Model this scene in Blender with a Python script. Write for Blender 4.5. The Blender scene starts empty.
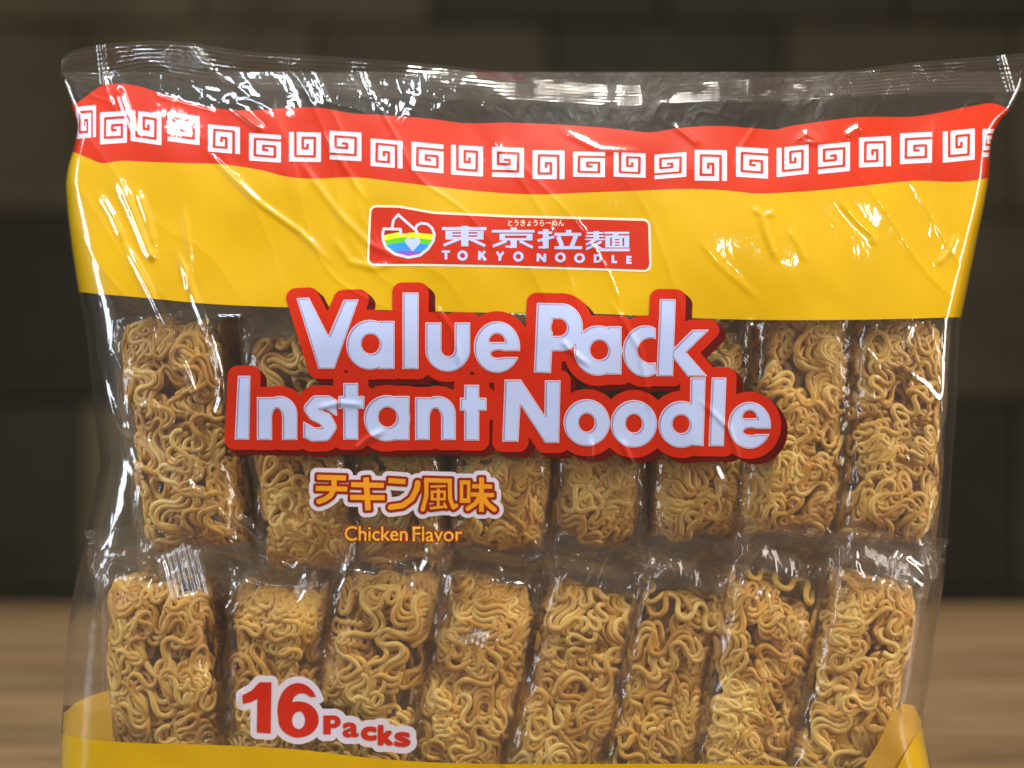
import bpy, math, random
import numpy as np
from mathutils import Matrix, Vector

# ------------------------------------------------------------------ basics
SC = bpy.context.scene
COL = SC.collection
MM = 0.001
FPX = 1422.2                     # focal length in pixels (50 mm on 36 mm, 1024 wide)
D = 0.5689                       # camera to the bag's front
S = D / FPX                      # metres per pixel on the bag's front
CAMZ = 0.190
rng = np.random.default_rng(7)


def P(u, v, d):
    """Point on the bag from traced (u, v) and its relief d in metres (towards the viewer)."""
    k = S * (D - d) / D
    return np.stack([(u - 512.0) * k, -d + 0 * u, CAMZ - (v - 384.0) * k], axis=-1)


def mesh_obj(name, verts, faces, mats, parent=None, smooth=True, mat_idx=None, quads=None):
    me = bpy.data.meshes.new(name)
    verts = np.asarray(verts, dtype=np.float32).reshape(-1, 3)
    if quads is not None:
        q = np.asarray(quads, dtype=np.int32)
        me.vertices.add(len(verts)); me.vertices.foreach_set('co', verts.ravel())
        me.loops.add(q.size); me.loops.foreach_set('vertex_index', q.ravel())
        me.polygons.add(len(q))
        me.polygons.foreach_set('loop_start', np.arange(0, q.size, q.shape[1], dtype=np.int32))
        try:
            me.polygons.foreach_set('loop_total', np.full(len(q), q.shape[1], dtype=np.int32))
        except Exception:
            pass
        me.update(calc_edges=True)
    else:
        me.from_pydata(verts.tolist(), [], [list(f) for f in faces])
        me.update()
    me.polygons.foreach_set('use_smooth', np.full(len(me.polygons), smooth, dtype=bool))
    if mat_idx is not None:
        me.polygons.foreach_set('material_index', np.asarray(mat_idx, dtype=np.int32))
    for m in (mats if isinstance(mats, (list, tuple)) else [mats]):
        me.materials.append(m)
    o = bpy.data.objects.new(name, me)
    COL.objects.link(o)
    if parent is not None:
        o.parent = parent
    return o


def empty(name, label, cat, loc=(0, 0, 0), group=None):
    o = bpy.data.objects.new(name, None)
    o.empty_display_size = 0.02
    COL.objects.link(o)
    o.location = loc
    o['label'] = label; o['category'] = cat
    if group:
        o['group'] = group
    return o


def grid_quads(nr, nc):
    i = np.arange(nr * nc).reshape(nr, nc)
    return np.stack([i[:-1, :-1], i[1:, :-1], i[1:, 1:], i[:-1, 1:]], -1).reshape(-1, 4)


def curve(pts):
    a = np.array(pts, float)
    # smooth, monotone-in-x interpolation (Catmull-Rom on a dense table)
    xs = np.linspace(a[0, 0], a[-1, 0], 2400)
    m = np.gradient(a[:, 1], a[:, 0])
    k = np.clip(np.searchsorted(a[:, 0], xs, side='right') - 1, 0, len(a) - 2)
    h = a[k + 1, 0] - a[k, 0]; t = (xs - a[k, 0]) / h
    y = ((2*t**3 - 3*t**2 + 1) * a[k, 1] + (t**3 - 2*t**2 + t) * h * m[k]
         + (-2*t**3 + 3*t**2) * a[k + 1, 1] + (t**3 - t**2) * h * m[k + 1])
    return lambda q: np.interp(q, xs, y)


def vnoise(u, v, seed):
    """Smooth value noise, period 1 lattice, range about -1..1."""
    r = np.random.default_rng(seed).uniform(-1, 1, (64, 64))
    iu = np.floor(u).astype(int); iv = np.floor(v).astype(int)
    fu = u - iu; fv = v - iv
    fu = fu**3 * (fu * (fu * 6 - 15) + 10); fv = fv**3 * (fv * (fv * 6 - 15) + 10)
    g = lambda a, b: r[a % 64, b % 64]
    return ((g(iu, iv) * (1 - fu) + g(iu + 1, iv) * fu) * (1 - fv)
            + (g(iu, iv + 1) * (1 - fu) + g(iu + 1, iv + 1) * fu) * fv)


def sstep(a, b, x):
    t = np.clip((x - a) / (b - a), 0, 1)
    return t * t * (3 - 2 * t)


# ------------------------------------------------------------------ materials
def new_mat(name):
    m = bpy.data.materials.new(name); m.use_nodes = True
    nt = m.node_tree; nt.nodes.clear()
    out = nt.nodes.new('ShaderNodeOutputMaterial')
    return m, nt, out


def nd(nt, t, **kw):
    n = nt.nodes.new(t)
    for k, val in kw.items():
        if k in n.inputs.keys():
            n.inputs[k].default_value = val
        else:
            setattr(n, k, val)
    return n


def srgb(r, g, b):
    f = lambda c: (c / 12.92 if c <= 0.04045 else ((c + 0.055) / 1.055) ** 2.4)
    return (f(r / 255), f(g / 255), f(b / 255), 1.0)


def film_bump(nt, amount=0.35):
    tc = nd(nt, 'ShaderNodeTexCoord')
    mp = nd(nt, 'ShaderNodeMapping')
    mp.inputs['Rotation'].default_value = (0, 0.6, 0); mp.inputs['Scale'].default_value = (1, 1, 0.45)
    n1 = nd(nt, 'ShaderNodeTexNoise', Scale=190.0, Detail=2.0, Roughness=0.5, Distortion=0.6)
    n2 = nd(nt, 'ShaderNodeTexNoise', Scale=38.0, Detail=1.0)
    nt.links.new(tc.outputs['Object'], mp.inputs['Vector'])
    nt.links.new(mp.outputs[0], n1.inputs['Vector']); nt.links.new(mp.outputs[0], n2.inputs['Vector'])
    b = nd(nt, 'ShaderNodeBump', Strength=amount, Distance=0.0012)
    nt.links.new(n1.outputs[0], b.inputs['Height'])
    b2 = nd(nt, 'ShaderNodeBump', Strength=amount, Distance=0.0025)
    nt.links.new(n2.outputs[0], b2.inputs['Height']); nt.links.new(b.outputs[0], b2.inputs['Normal'])
    return b2


def clear_film(name, refl=0.07, haze=0.035, haze_col=(0.72, 0.6, 0.5, 1), bump=0.26, rough=0.05, tint=(0.985, 0.98, 0.975, 1), soft=0.17):
    m, nt, out = new_mat(name)
    b = film_bump(nt, bump)
    tr = nd(nt, 'ShaderNodeBsdfTransparent', Color=tint)
    g1 = nd(nt, 'ShaderNodeBsdfGlossy', Roughness=rough); g2 = nd(nt, 'ShaderNodeBsdfGlossy', Roughness=0.32)
    gl = nd(nt, 'ShaderNodeMixShader', Fac=soft)
    nt.links.new(g1.outputs[0], gl.inputs[1]); nt.links.new(g2.outputs[0], gl.inputs[2])
    nt.links.new(b.outputs[0], g1.inputs['Normal']); nt.links.new(b.outputs[0], g2.inputs['Normal'])
    df = nd(nt, 'ShaderNodeBsdfDiffuse', Color=haze_col)
    lw = nd(nt, 'ShaderNodeLayerWeight'); nt.links.new(b.outputs[0], lw.inputs['Normal'])
    pw = nd(nt, 'ShaderNodeMath', operation='POWER'); pw.inputs[1].default_value = 4.0
    nt.links.new(lw.outputs['Facing'], pw.inputs[0])
    ma = nd(nt, 'ShaderNodeMath', operation='MULTIPLY_ADD'); ma.inputs[1].default_value = 0.62; ma.inputs[2].default_value = refl
    nt.links.new(pw.outputs[0], ma.inputs[0])
    m1 = nd(nt, 'ShaderNodeMixShader', Fac=haze)
    nt.links.new(tr.outputs[0], m1.inputs[1]); nt.links.new(df.outputs[0], m1.inputs[2])
    m2 = nd(nt, 'ShaderNodeMixShader')
    nt.links.new(ma.outputs[0], m2.inputs[0]); nt.links.new(m1.outputs[0], m2.inputs[1]); nt.links.new(gl.outputs[0], m2.inputs[2])
    nt.links.new(m2.outputs[0], out.inputs[0])
    return m


def ink(name, col, coat=1.0, rough=0.4, vary=0.07):
    m, nt, out = new_mat(name)
    b = film_bump(nt, 0.13)
    p = nd(nt, 'ShaderNodeBsdfPrincipled', Roughness=rough)
    tc = nd(nt, 'ShaderNodeTexCoord')
    n = nd(nt, 'ShaderNodeTexNoise', Scale=26.0, Detail=3.0)
    nt.links.new(tc.outputs['Object'], n.inputs['Vector'])
    hs = nd(nt, 'ShaderNodeHueSaturation', Color=col)
    mr = nd(nt, 'ShaderNodeMapRange')
    mr.inputs[1].default_value = 0.3; mr.inputs[2].default_value = 0.7
    mr.inputs[3].default_value = 1 - vary; mr.inputs[4].default_value = 1 + vary
    nt.links.new(n.outputs[0], mr.inputs[0]); nt.links.new(mr.outputs[0], hs.inputs['Value'])
    nt.links.new(hs.outputs[0], p.inputs['Base Color'])
    p.inputs['Specular IOR Level'].default_value = 0.22
    p.inputs['Coat Weight'].default_value = coat
    p.inputs['Coat Roughness'].default_value = 0.07
    nt.links.new(b.outputs[0], p.inputs['Coat Normal'])
    nt.links.new(p.outputs[0], out.inputs[0])
    return m


M_film = clear_film('outer_film_clear', refl=0.105, haze=0.014)
M_seal = clear_film('seal_film', refl=0.11, haze=0.05, haze_col=(0.5, 0.38, 0.3, 1), bump=0.08, rough=0.09)
M_wrap = clear_film('inner_wrapper_clear', refl=0.06, haze=0.038, haze_col=(0.8, 0.56, 0.42, 1), bump=0.7, rough=0.08)
M_tab = clear_film('crimped_film', refl=0.16, haze=0.06, haze_col=(0.6, 0.5, 0.48, 1), bump=0.2, rough=0.12)
M_yellow = ink('yellow_ink', srgb(199, 156, 4))
M_red = ink('red_ink', srgb(188, 42, 8))
M_panel = ink('panel_red_ink', srgb(186, 43, 22))
M_white = ink('white_ink', srgb(206, 196, 208), vary=0.02)
M_cream = ink('cream_ink', srgb(228, 212, 188), vary=0.02)
M_face = ink('letter_white_ink', srgb(178, 190, 228), vary=0.02)
M_rim = ink('letter_rim_ink', srgb(238, 205, 214), vary=0.02)
M_groove = ink('letter_groove_ink', srgb(150, 136, 176), vary=0.02)
M_plate = ink('headline_red_ink', srgb(186, 38, 14))
M_maroon = ink('maroon_ink', srgb(84, 14, 10))
M_brown = ink('brown_ink', srgb(140, 34, 8))
M_orange = ink('orange_ink', srgb(222, 146, 32))
M_amber = ink('amber_ink', srgb(226, 170, 64))
M_num = ink('number_red_ink', srgb(188, 38, 21))
M_stripe = [ink('stripe_' + n, srgb(*c), vary=0.02) for n, c in
            [('maroon', (150, 40, 18)), ('yellow', (238, 226, 30)), ('green', (96, 190, 40)),
             ('blue', (50, 140, 226)), ('purple', (132, 84, 190))]]


def noodle_mat():
    m, nt, out = new_mat('dry_noodle')
    p = nd(nt, 'ShaderNodeBsdfPrincipled', Roughness=0.34)
    ge = nd(nt, 'ShaderNodeNewGeometry')
    oi = nd(nt, 'ShaderNodeObjectInfo')
    cr = nd(nt, 'ShaderNodeValToRGB')
    e = cr.color_ramp.elements
    e[0].position = 0.0; e[0].color = srgb(214, 158, 62)
    e[1].position = 1.0; e[1].color = srgb(252, 218, 128)
    k = e.new(0.5); k.color = srgb(238, 190, 92)
    nt.links.new(ge.outputs['Random Per Island'], cr.inputs[0])
    tc = nd(nt, 'ShaderNodeTexCoord')
    n = nd(nt, 'ShaderNodeTexNoise', Scale=70.0, Detail=4.0)
    nt.links.new(tc.outputs['Object'], n.inputs['Vector'])
    mx = nd(nt, 'ShaderNodeMix', data_type='RGBA', blend_type='MULTIPLY')
    r2 = nd(nt, 'ShaderNodeValToRGB')
    r2.color_ramp.elements[0].position = 0.32; r2.color_ramp.elements[0].color = (0.62, 0.48, 0.33, 1)
    r2.color_ramp.elements[1].position = 0.62; r2.color_ramp.elements[1].color = (1.0, 1.0, 1.0, 1)
    nt.links.new(n.outputs[0], r2.inputs[0])
    mx.inputs[0].default_value = 1.0
    nt.links.new(cr.outputs[0], mx.inputs[6]); nt.links.new(r2.outputs[0], mx.inputs[7])
    hs = nd(nt, 'ShaderNodeHueSaturation')
    mr = nd(nt, 'ShaderNodeMapRange'); mr.inputs[3].default_value = 0.9; mr.inputs[4].default_value = 1.08
    nt.links.new(oi.outputs['Random'], mr.inputs[0]); nt.links.new(mr.outputs[0], hs.inputs['Value'])
    nt.links.new(mx.outputs[2], hs.inputs['Color']); nt.links.new(hs.outputs[0], p.inputs['Base Color'])
    f = nd(nt, 'ShaderNodeTexNoise', Scale=1300.0, Detail=3.0)
    nt.links.new(tc.outputs['Object'], f.inputs['Vector'])
    b = nd(nt, 'ShaderNodeBump', Strength=0.5, Distance=0.0005)
    nt.links.new(f.outputs[0], b.inputs['Height']); nt.links.new(b.outputs[0], p.inputs['Normal'])
    p.inputs['Specular IOR Level'].default_value = 0.45
    nt.links.new(p.outputs[0], out.inputs[0])
    return m


M_noodle = noodle_mat()
m, nt, out = new_mat('gap_shade_fill')
p = nd(nt, 'ShaderNodeBsdfPrincipled', Roughness=0.8); p.inputs['Base Color'].default_value = srgb(150, 100, 44)  # darker than the strands, standing in for shade in the gaps
nt.links.new(p.outputs[0], out.inputs[0]); M_gap_shade = m

# ------------------------------------------------------------------ bag shape
Lc = curve([(60, 62), (75, 64), (95, 68), (110, 73), (122, 77), (137, 76), (150, 73), (163, 69), (180, 66), (205, 67), (235, 70),
            (270, 75), (295, 79), (320, 84), (350, 88), (380, 91), (410, 94), (440, 98), (465, 100), (482, 97), (500, 94),
            (520, 89), (540, 85), (560, 80), (590, 74), (620, 69), (660, 65), (700, 63), (740, 61), (768, 60), (860, 66)])
Rc = curve([(60, 1022), (95, 1018), (108, 1012), (118, 1002), (130, 995), (146, 991), (175, 989), (200, 985), (240, 977), (280, 969),
            (310, 963), (320, 961), (345, 959), (400, 957), (450, 953), (500, 950), (540, 947), (580, 944), (610, 939), (640, 934),
            (680, 930), (700, 926), (722, 923), (740, 925), (768, 931), (860, 922)])

# fold lines of the film: (polyline in px, half width px, height mm)
CREASES = [
    ([(122, 240), (140, 272), (160, 312), (182, 362), (205, 420)], 2.4, 1.3),
    ([(205, 421), (217, 414), (222, 398), (219, 370), (211, 340), (198, 308), (184, 268), (176, 250)], 2.4, 1.2),
    ([(90, 335), (99, 362), (104, 384), (112, 412), (120, 432)], 2.2, 1.1),
    ([(126, 428), (150, 445), (172, 466), (200, 497), (228, 524), (246, 540)], 3.0, 1.2),
    ([(228, 505), (250, 528), (262, 540), (280, 552)], 2.4, 1.2),
    ([(270, 560), (292, 570), (306, 562), (307, 590), (298, 610)], 2.4, 1.1),
    ([(228, 104), (246, 118), (264, 132)], 2.4, 1.1),
    ([(100, 195), (112, 215), (124, 243)], 2.2, 1.1),
    ([(118, 180), (132, 210), (148, 250), (155, 262)], 3.2, 1.3),
    ([(138, 190), (146, 215), (156, 250)], 2.6, 1.1),
    ([(118, 88), (126, 112), (140, 140)], 2.2, 1.0),
    ([(205, 150), (240, 185), (262, 205), (300, 232), (330, 262)], 2.2, 0.8),
    ([(298, 158), (320, 190), (340, 215), (368, 243), (395, 258)], 2.4, 1.0),
    ([(322, 132), (345, 168), (365, 200)], 2.2, 0.9),
    ([(332, 236), (350, 262), (375, 268), (398, 262)], 2.6, 0.9),
    ([(498, 142), (505, 160), (512, 172)], 2.6, 0.9),
    ([(672, 124), (688, 136), (700, 146)], 2.2, 1.0),
    ([(762, 215), (766, 232), (778, 262)], 2.6, 1.2),
    ([(788, 228), (800, 246), (806, 262)], 2.4, 0.9),
    ([(836, 196), (858, 222), (874, 236), (874, 246)], 2.4, 1.0),
    ([(958, 234), (950, 252), (936, 266)], 2.4, 1.1),
    ([(796, 142), (806, 134), (822, 143), (800, 141)], 2.2, 1.0),
    ([(845, 137), (855, 130), (862, 127)], 2.6, 1.1),
    ([(752, 208), (764, 216), (776, 212)], 2.2, 1.0),
    ([(914, 320), (902, 350), (898, 360)], 2.2, 1.1),
    ([(846, 343), (866, 350), (880, 366)], 2.2, 1.0),
    ([(738, 355), (744, 335), (752, 318)], 2.4, 1.0),
    ([(884, 558), (905, 560), (925, 575), (940, 600)], 2.6, 1.1),
    ([(902, 572), (925, 590), (938, 612)], 2.0, 0.9),
    ([(448, 620), (468, 636), (500, 642), (522, 628)], 3.0, 1.1),
    ([(430, 560), (436, 590), (446, 612)], 2.0, 0.8),
    ([(212, 318), (232, 318), (244, 317)], 2.0, 0.8),
    ([(856, 500), (855, 540), (857, 585)], 1.8, 0.8),
    ([(930, 610), (924, 660), (918, 700)], 2.4, 1.0),
    ([(105, 540), (92, 565), (84, 590)], 2.2, 0.9),
    ([(150, 590), (166, 586), (178, 596)], 2.2, 0.9),
    ([(760, 120), (740, 150), (735, 172)], 1.8, 0.6),
    ([(935, 120), (931, 170), (931, 240)], 1.6, 0.45),
    ([(186, 300), (190, 260), (182, 200)], 2.2, 0.6),
    ([(560, 130), (600, 150), (640, 152)], 2.4, 0.6),
    ([(700, 240), (720, 265), (760, 300)], 2.6, 0.6),
]


_g = np.random.default_rng(11)
for _ in range(46):
    cu_, cv_ = _g.uniform(115, 925), _g.uniform(325, 745)
    if 235 < cu_ < 770 and 330 < cv_ < 450:
        continue
    an_ = _g.choice([1.1, 2.0, 0.6, 1.5]) + _g.normal(0, 0.25); ln_ = _g.uniform(14, 46); bd = _g.normal(0, 0.25)
    CREASES.append(([(cu_ - ln_ * math.cos(an_ - bd), cv_ - ln_ * math.sin(an_ - bd)), (cu_, cv_), (cu_ + ln_ * math.cos(an_ + bd), cv_ + ln_ * math.sin(an_ + bd))],
                    _g.uniform(1.6, 3.4), _g.uniform(0.45, 1.0)))
for _ in range(26):          # the slack strip between the rows is more crumpled
    cu_, cv_ = _g.uniform(110, 930), _g.normal(572, 16)
    an_ = _g.uniform(0, 3.14); ln_ = _g.uniform(8, 22)
    CREASES.append(([(cu_ - ln_ * math.cos(an_), cv_ - ln_ * math.sin(an_)), (cu_, cv_ + 3), (cu_ + ln_ * math.cos(an_ + .3), cv_ + ln_ * math.sin(an_ + .3))],
                    _g.uniform(1.8, 3.2), _g.uniform(0.6, 1.2)))
CREASES += [([(318, 408), (340, 403), (362, 405)], 2.0, 0.6), ([(356, 450), (366, 440), (384, 430)], 2.2, 0.8), ([(562, 340), (570, 350), (590, 366)], 2.0, 0.7),
            ([(430, 300), (452, 330), (462, 372)], 2.2, 0.45), ([(610, 300), (640, 350), (652, 420)], 2.2, 0.45), ([(700, 400), (730, 430), (742, 470)], 2.0, 0.5)]


def seg_dist(u, v, a, b):
    ax, ay = a; bx, by = b
    dx, dy = bx - ax, by - ay
    t = np.clip(((u - ax) * dx + (v - ay) * dy) / max(dx * dx + dy * dy, 1e-9), 0, 1)
    return np.hypot(u - ax - t * dx, v - ay - t * dy), t


def relief(u, v, fine=True):
    """Depth of the front film in metres, towards the viewer."""
    u = np.asarray(u, float); v = np.asarray(v, float)
    t = np.clip(np.log1p(np.exp(np.clip((326.0 - v) / 17.0, -30, 30))) * 17.0 / 234.0, 0, 1.12)
    base = -33.5 * (0.72 * t + 0.28 * t * t)
    base = base - 22.0 * np.clip((v - 806) / 46.0, 0, 1) ** 2
    if fine:
        # soft swells over and between the packs
        mid = sstep(290, 370, v) * sstep(815, 770, v)
        base = base + mid * 0.7 * np.cos(2 * np.pi * (u - 170 + 0.09 * (v - 430)) / 104.0)
        up = sstep(350, 270, v)
        base = base + up * (1.5 * vnoise(u / 150 + 3.1, v / 110 + 0.35 * u / 150, 1) + 0.7 * vnoise(u / 60 + v / 140, v / 75 - u / 160, 2))
        base = base + 0.9 * vnoise(u / 85 - v / 190, v / 120 + u / 220, 3) + 0.2 * vnoise(u / 30 - v / 60, v / 48 + u / 90, 4)
        # diagonal tension pleats in the upper half
        w = (u * 0.82 - v * 0.5) / 34.0 + 0.9 * vnoise(u / 120, v / 120, 5)
        rg = 1 - np.abs(vnoise(w, (v * 0.8 + u * 0.4) / 260.0, 6))
        base = base + up * 0.35 * rg ** 6
        # crumpled strip between the two rows and below the seal
        cz = np.exp(-((v - 572 + 12 * vnoise(u / 90, v * 0, 7)) / 34.0) ** 2) * sstep(90, 130, u)
        c2 = np.exp(-((v - 104) / 14.0) ** 2)
        r1 = 1 - np.abs(vnoise(u / 22 + v / 40, v / 20 - u / 70, 8))
        base = base + (0.9 * cz + 0.25 * c2) * r1 ** 4
        for pts, hw, h in CREASES:
            xs = [q[0] for q in pts]; ys = [q[1] for q in pts]
            mask = (u > min(xs) - 14) & (u < max(xs) + 14) & (v > min(ys) - 14) & (v < max(ys) + 14)
            if not mask.any():
                continue
            uu, vv = u[mask], v[mask]
            best = np.full(uu.shape, 1e9); arc = np.zeros(uu.shape); n = len(pts) - 1
            for i in range(n):
                dd, tt = seg_dist(uu, vv, pts[i], pts[i + 1])
                k = dd < best
                best[k] = dd[k]; arc[k] = ((i + tt[k]) / n)
            taper = np.clip(np.minimum(arc, 1 - arc) * 5 + 0.12, 0, 1)
            q_ = best / (hw * 1.5); hh_ = hw * 1.5 * 0.4 * 0.84 * h / 1.1
            base[mask] = base[mask] + hh_ * (1.0 if ys[-1] > 300 or xs[0] < 230 else 0.55) * taper * np.exp(-q_ ** 2)
    # round the sides over
    L = Lc(v); R = Rc(v)
    w = 12 + 30 * sstep(130, 340, v)
    e = np.clip(np.minimum((u - L) / w, (R - u) / (0.35 * w + 5 + 0.3 * w * sstep(420, 560, v))), 0, 1)
    prof = 1 - np.clip(1 - (1 - e) ** 2.6, 0, 1) ** (1 / 2.6)
    base = base * (1 - prof) + (-37.0) * prof
    return base * MM


def relief_back(u, v):
    return -74.0 * MM - relief(u, v, fine=False) + 0.8 * MM * vnoise(np.asarray(u) / 60.0, np.asarray(v) / 70.0, 21) * (np.minimum(np.asarray(u) - Lc(v), Rc(v) - np.asarray(u)) > 20)


bag = empty('noodle_bag', 'large clear plastic bag of instant noodles with yellow and red printed bands', 'noodle bag', (0, 0.037, 0.0))
OFFS = Vector((0, -0.037, 0.0))


def bag_part(name, verts, quads, mats, parent=None, **kw):
    v = np.asarray(verts, float).reshape(-1, 3) + np.array(OFFS)
    return mesh_obj(name, v, None, mats, parent or bag, quads=quads, **kw)


def film_grid(nr, nc, v0, v1, edge=0.35):
    s = np.linspace(0, 1, nc)
    s = s * (1 - edge) + edge * (0.5 - 0.5 * np.cos(np.pi * s))
    v = np.linspace(v0, v1, nr)
    V = np.repeat(v[:, None], nc, 1)
    return Lc(V) + s[None, :] * (Rc(V) - Lc(V)), V


U, V = film_grid(560, 680, 72, 852)
bag_part('front_film', P(U, V, relief(U, V)), grid_quads(*U.shape), M_film)
U, V = film_grid(120, 160, 72, 852)
bag_part('back_film', P(U, V, relief_back(U, V)), grid_quads(*U.shape)[:, ::-1], M_film)

# top seal, pressed into fine horizontal ribs
SeT = curve([(60, 60), (66, 54), (76, 50), (100, 45), (140, 41), (185, 42), (230, 49), (340, 57), (420, 63), (500, 72), (560, 79), (620, 83),
             (680, 82), (740, 78), (800, 76), (860, 69), (920, 62), (980, 57), (1060, 50)])
SeB = curve([(60, 78), (100, 84), (150, 74), (200, 82), (300, 91), (400, 97), (480, 101), (560, 105), (620, 108), (700, 104), (800, 100),
             (880, 95), (940, 92), (1000, 92), (1060, 90)])
nc, nr = 700, 72
u = np.linspace(61, 1056, nc)
t = np.linspace(0, 1, nr)
U = np.repeat(u[None], nr, 0); T = np.repeat(t[:, None], nc, 1)
tl = np.clip((U - 61) / 10, 0, 1)
V = SeT(U) + T * (SeB(U) - SeT(U)) + 3.0 * (1 - tl) * (0.5 - T)
ribs = 0.24 * np.sin(2 * np.pi * T * 8.2 + 0.4 * vnoise(U / 30, T * 3, 31)) * sstep(0.03, 0.1, T) * sstep(1.0, 0.86, T)
ribs = ribs * (0.75 + 0.5 * vnoise(U / 18, T * 0, 33))
wave = 2.0 * vnoise(U / 90.0, T * 1.2, 30) + 0.9 * vnoise(U / 34.0, T * 2 + 5, 32) + 0.08 * vnoise(U / 9.0, T * 8 + 5, 34)
fold = 1.8 * np.exp(-((U - 101 - 4 * T) / 3.0) ** 2) + 1.6 * np.exp(-((U - 1000 - 10 * T) / 3.5) ** 2) + 1.1 * np.exp(-((U - 190 + 0 * T - 34 * T) / 4) ** 2)
d = (-37.0 + ribs + wave * (1.1 - 0.55 * T) + fold) * MM
seal = bag_part('top_seal', P(U, V, d), grid_quads(nr, nc), M_seal)
# small printed mark on the seal
um = np.linspace(476, 525, 30); tm = np.linspace(0.03, 0.25, 6)
UM = np.repeat(um[None], 6, 0); TM = np.repeat(tm[:, None], 30, 1)
VM = SeT(UM) + TM * (SeB(UM) - SeT(UM))
waveM = 2.0 * vnoise(UM / 90.0, TM * 1.2, 30) + 0.9 * vnoise(UM / 34.0, TM * 2 + 5, 32)
dM = (-37.0 + 0.55 + waveM * (1.1 - 0.55 * TM)) * MM
bag_part('print_mark', P(UM, VM, dM), grid_quads(6, 30), M_maroon, parent=seal)

# ------------------------------------------------------------------ printed bands
RedT = curve([(60, 106), (74, 104), (92, 92), (101, 86), (118, 84), (138, 86), (158, 92.5), (185, 101), (204, 106), (230, 110), (252, 110.5),
              (279, 108.5), (322, 108), (349, 113), (381, 115), (440, 120), (459, 122.7), (508, 122.7), (547, 124), (602, 127.6), (630, 130.5),
              (649, 132.5), (675, 128.5), (718, 126), (757, 128.5), (776, 129.5), (788, 126.6), (820, 121.7), (853, 117.6), (922, 115.7),
              (949, 110.8), (972, 106), (996, 104), (1014, 112), (1030, 116)])
RedB = curve([(60, 149), (73, 152), (88, 158), (101, 163), (119, 161), (150, 162), (177, 162.8), (226, 164.7), (260, 170), (289, 177), (308, 178.5),
              (357, 177.3), (396, 181.8), (440, 187), (488, 192), (543, 194.4), (576, 193), (630, 191), (698, 189), (727, 190.5), (757, 193.5),
              (776, 193), (822, 190), (870, 185), (910, 181), (970, 181), (989, 178), (1030, 176)])
YelB = curve([(60, 290), (79, 292), (141, 297.5), (211, 304), (288, 307.3), (380, 310), (488, 312.6), (586, 313.5), (649, 316), (692, 318),
              (770, 320), (833, 320), (910, 318.6), (963, 317), (1030, 316)])
LowT = curve([(55, 733), (79, 737), (99, 740), (138, 743), (216, 745), (303, 750), (362, 757), (425, 762), (500, 764), (700, 764), (804, 767),
              (900, 770), (940, 771)])


def band(name, top, bot, nr, nc, mat, off, back_shift=None, parent=None):
    vs, qs, base = [], [], 0
    sides = [('front', 0)] + ([('back', back_shift)] if back_shift is not None else [])
    for side, sh in sides:
        s = np.linspace(0, 1, nc); s = s * 0.65 + 0.35 * (0.5 - 0.5 * np.cos(np.pi * s))
        T = np.repeat(np.linspace(0, 1, nr)[:, None], nc, 1)
        Sx = np.repeat(s[None], nr, 0)
        U = 60 + Sx * 900
        for _ in range(12):
            V = top(U) + T * (bot(U) - top(U)) + sh
            U = 0.5 * U + 0.5 * (Lc(V) + Sx * (Rc(V) - Lc(V)))
        V = top(U) + T * (bot(U) - top(U)) + sh
        if side == 'front':
            pts = P(U, V, relief(U, V) + off * MM); q = grid_quads(nr, nc)
        else:
            pts = P(U, V, relief_back(U, V) - off * MM); q = grid_quads(nr, nc)[:, ::-1]
        vs.append(pts.reshape(-1, 3)); qs.append(q + base); base += nr * nc
    return bag_part(name, np.concatenate(vs), np.concatenate(qs), mat, parent)


band('yellow_band', RedB, YelB, 110, 640, M_yellow, 0.12, 0)
red = band('red_band', RedT, RedB, 60, 640, M_red, 0.12, 0)
band('lower_band', LowT, lambda u: 0 * u + 850, 60, 460, M_yellow, 0.12, -30)

# ------------------------------------------------------------------ shapes as distance fields
def ell(cx, cy, rx, ry):
    def f(x, y):
        k0 = np.hypot((x - cx) / rx, (y - cy) / ry) + 1e-9
        k1 = np.hypot((x - cx) / rx**2, (y - cy) / ry**2) + 1e-9
        return k0 * (k0 - 1) / k1
    return f


def rect(x0, y0, x1, y1):
    def f(x, y):
        dx = np.abs(x - (x0 + x1) / 2) - abs(x1 - x0) / 2; dy = np.abs(y - (y0 + y1) / 2) - abs(y1 - y0) / 2
        return np.hypot(np.maximum(dx, 0), np.maximum(dy, 0)) + np.minimum(np.maximum(dx, dy), 0)
    return f


def loops_sdf(loops):
    segs = []
    for lp in loops:
        a = np.array(lp, float); segs.append(np.stack([a, np.roll(a, -1, 0)], 1))
    segs = np.concatenate(segs)
    def f(x, y):
        best = np.full(x.shape, 1e9); inside = np.zeros(x.shape, bool)
        for (a, b) in segs:
            dd, _ = seg_dist(x, y, a, b)
            np.minimum(best, dd, out=best)
            if a[1] != b[1]:
                c = ((a[1] > y) != (b[1] > y))
                xi = (b[0] - a[0]) * (y - a[1]) / (b[1] - a[1]) + a[0]
                inside ^= c & (x < xi)
        return np.where(inside, -best, best)
    return f


def poly(*pts):
    return loops_sdf([pts])


def line(pts, r, flat=False):
    def f(x, y):
        best = np.full(x.shape, 1e9)
        for a, b in zip(pts[:-1], pts[1:]):
            np.minimum(best, seg_dist(x, y, a, b)[0], out=best)
        return best - r
    return f


def bar(a, b, th):
    """Square-ended stroke from a to b."""
    ax, ay = a; bx, by = b; l = math.hypot(bx - ax, by - ay); nx, ny = -(by - ay) / l * th / 2, (bx - ax) / l * th / 2
    return poly((ax + nx, ay + ny), (bx + nx, by + ny), (bx - nx, by - ny), (ax - nx, ay - ny))


def uni(*fs):
    return lambda x, y: np.minimum.reduce([f(x, y) for f in fs])


def sub(a, *bs):
    return lambda x, y: np.maximum.reduce([a(x, y)] + [-b(x, y) for b in bs])


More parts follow.
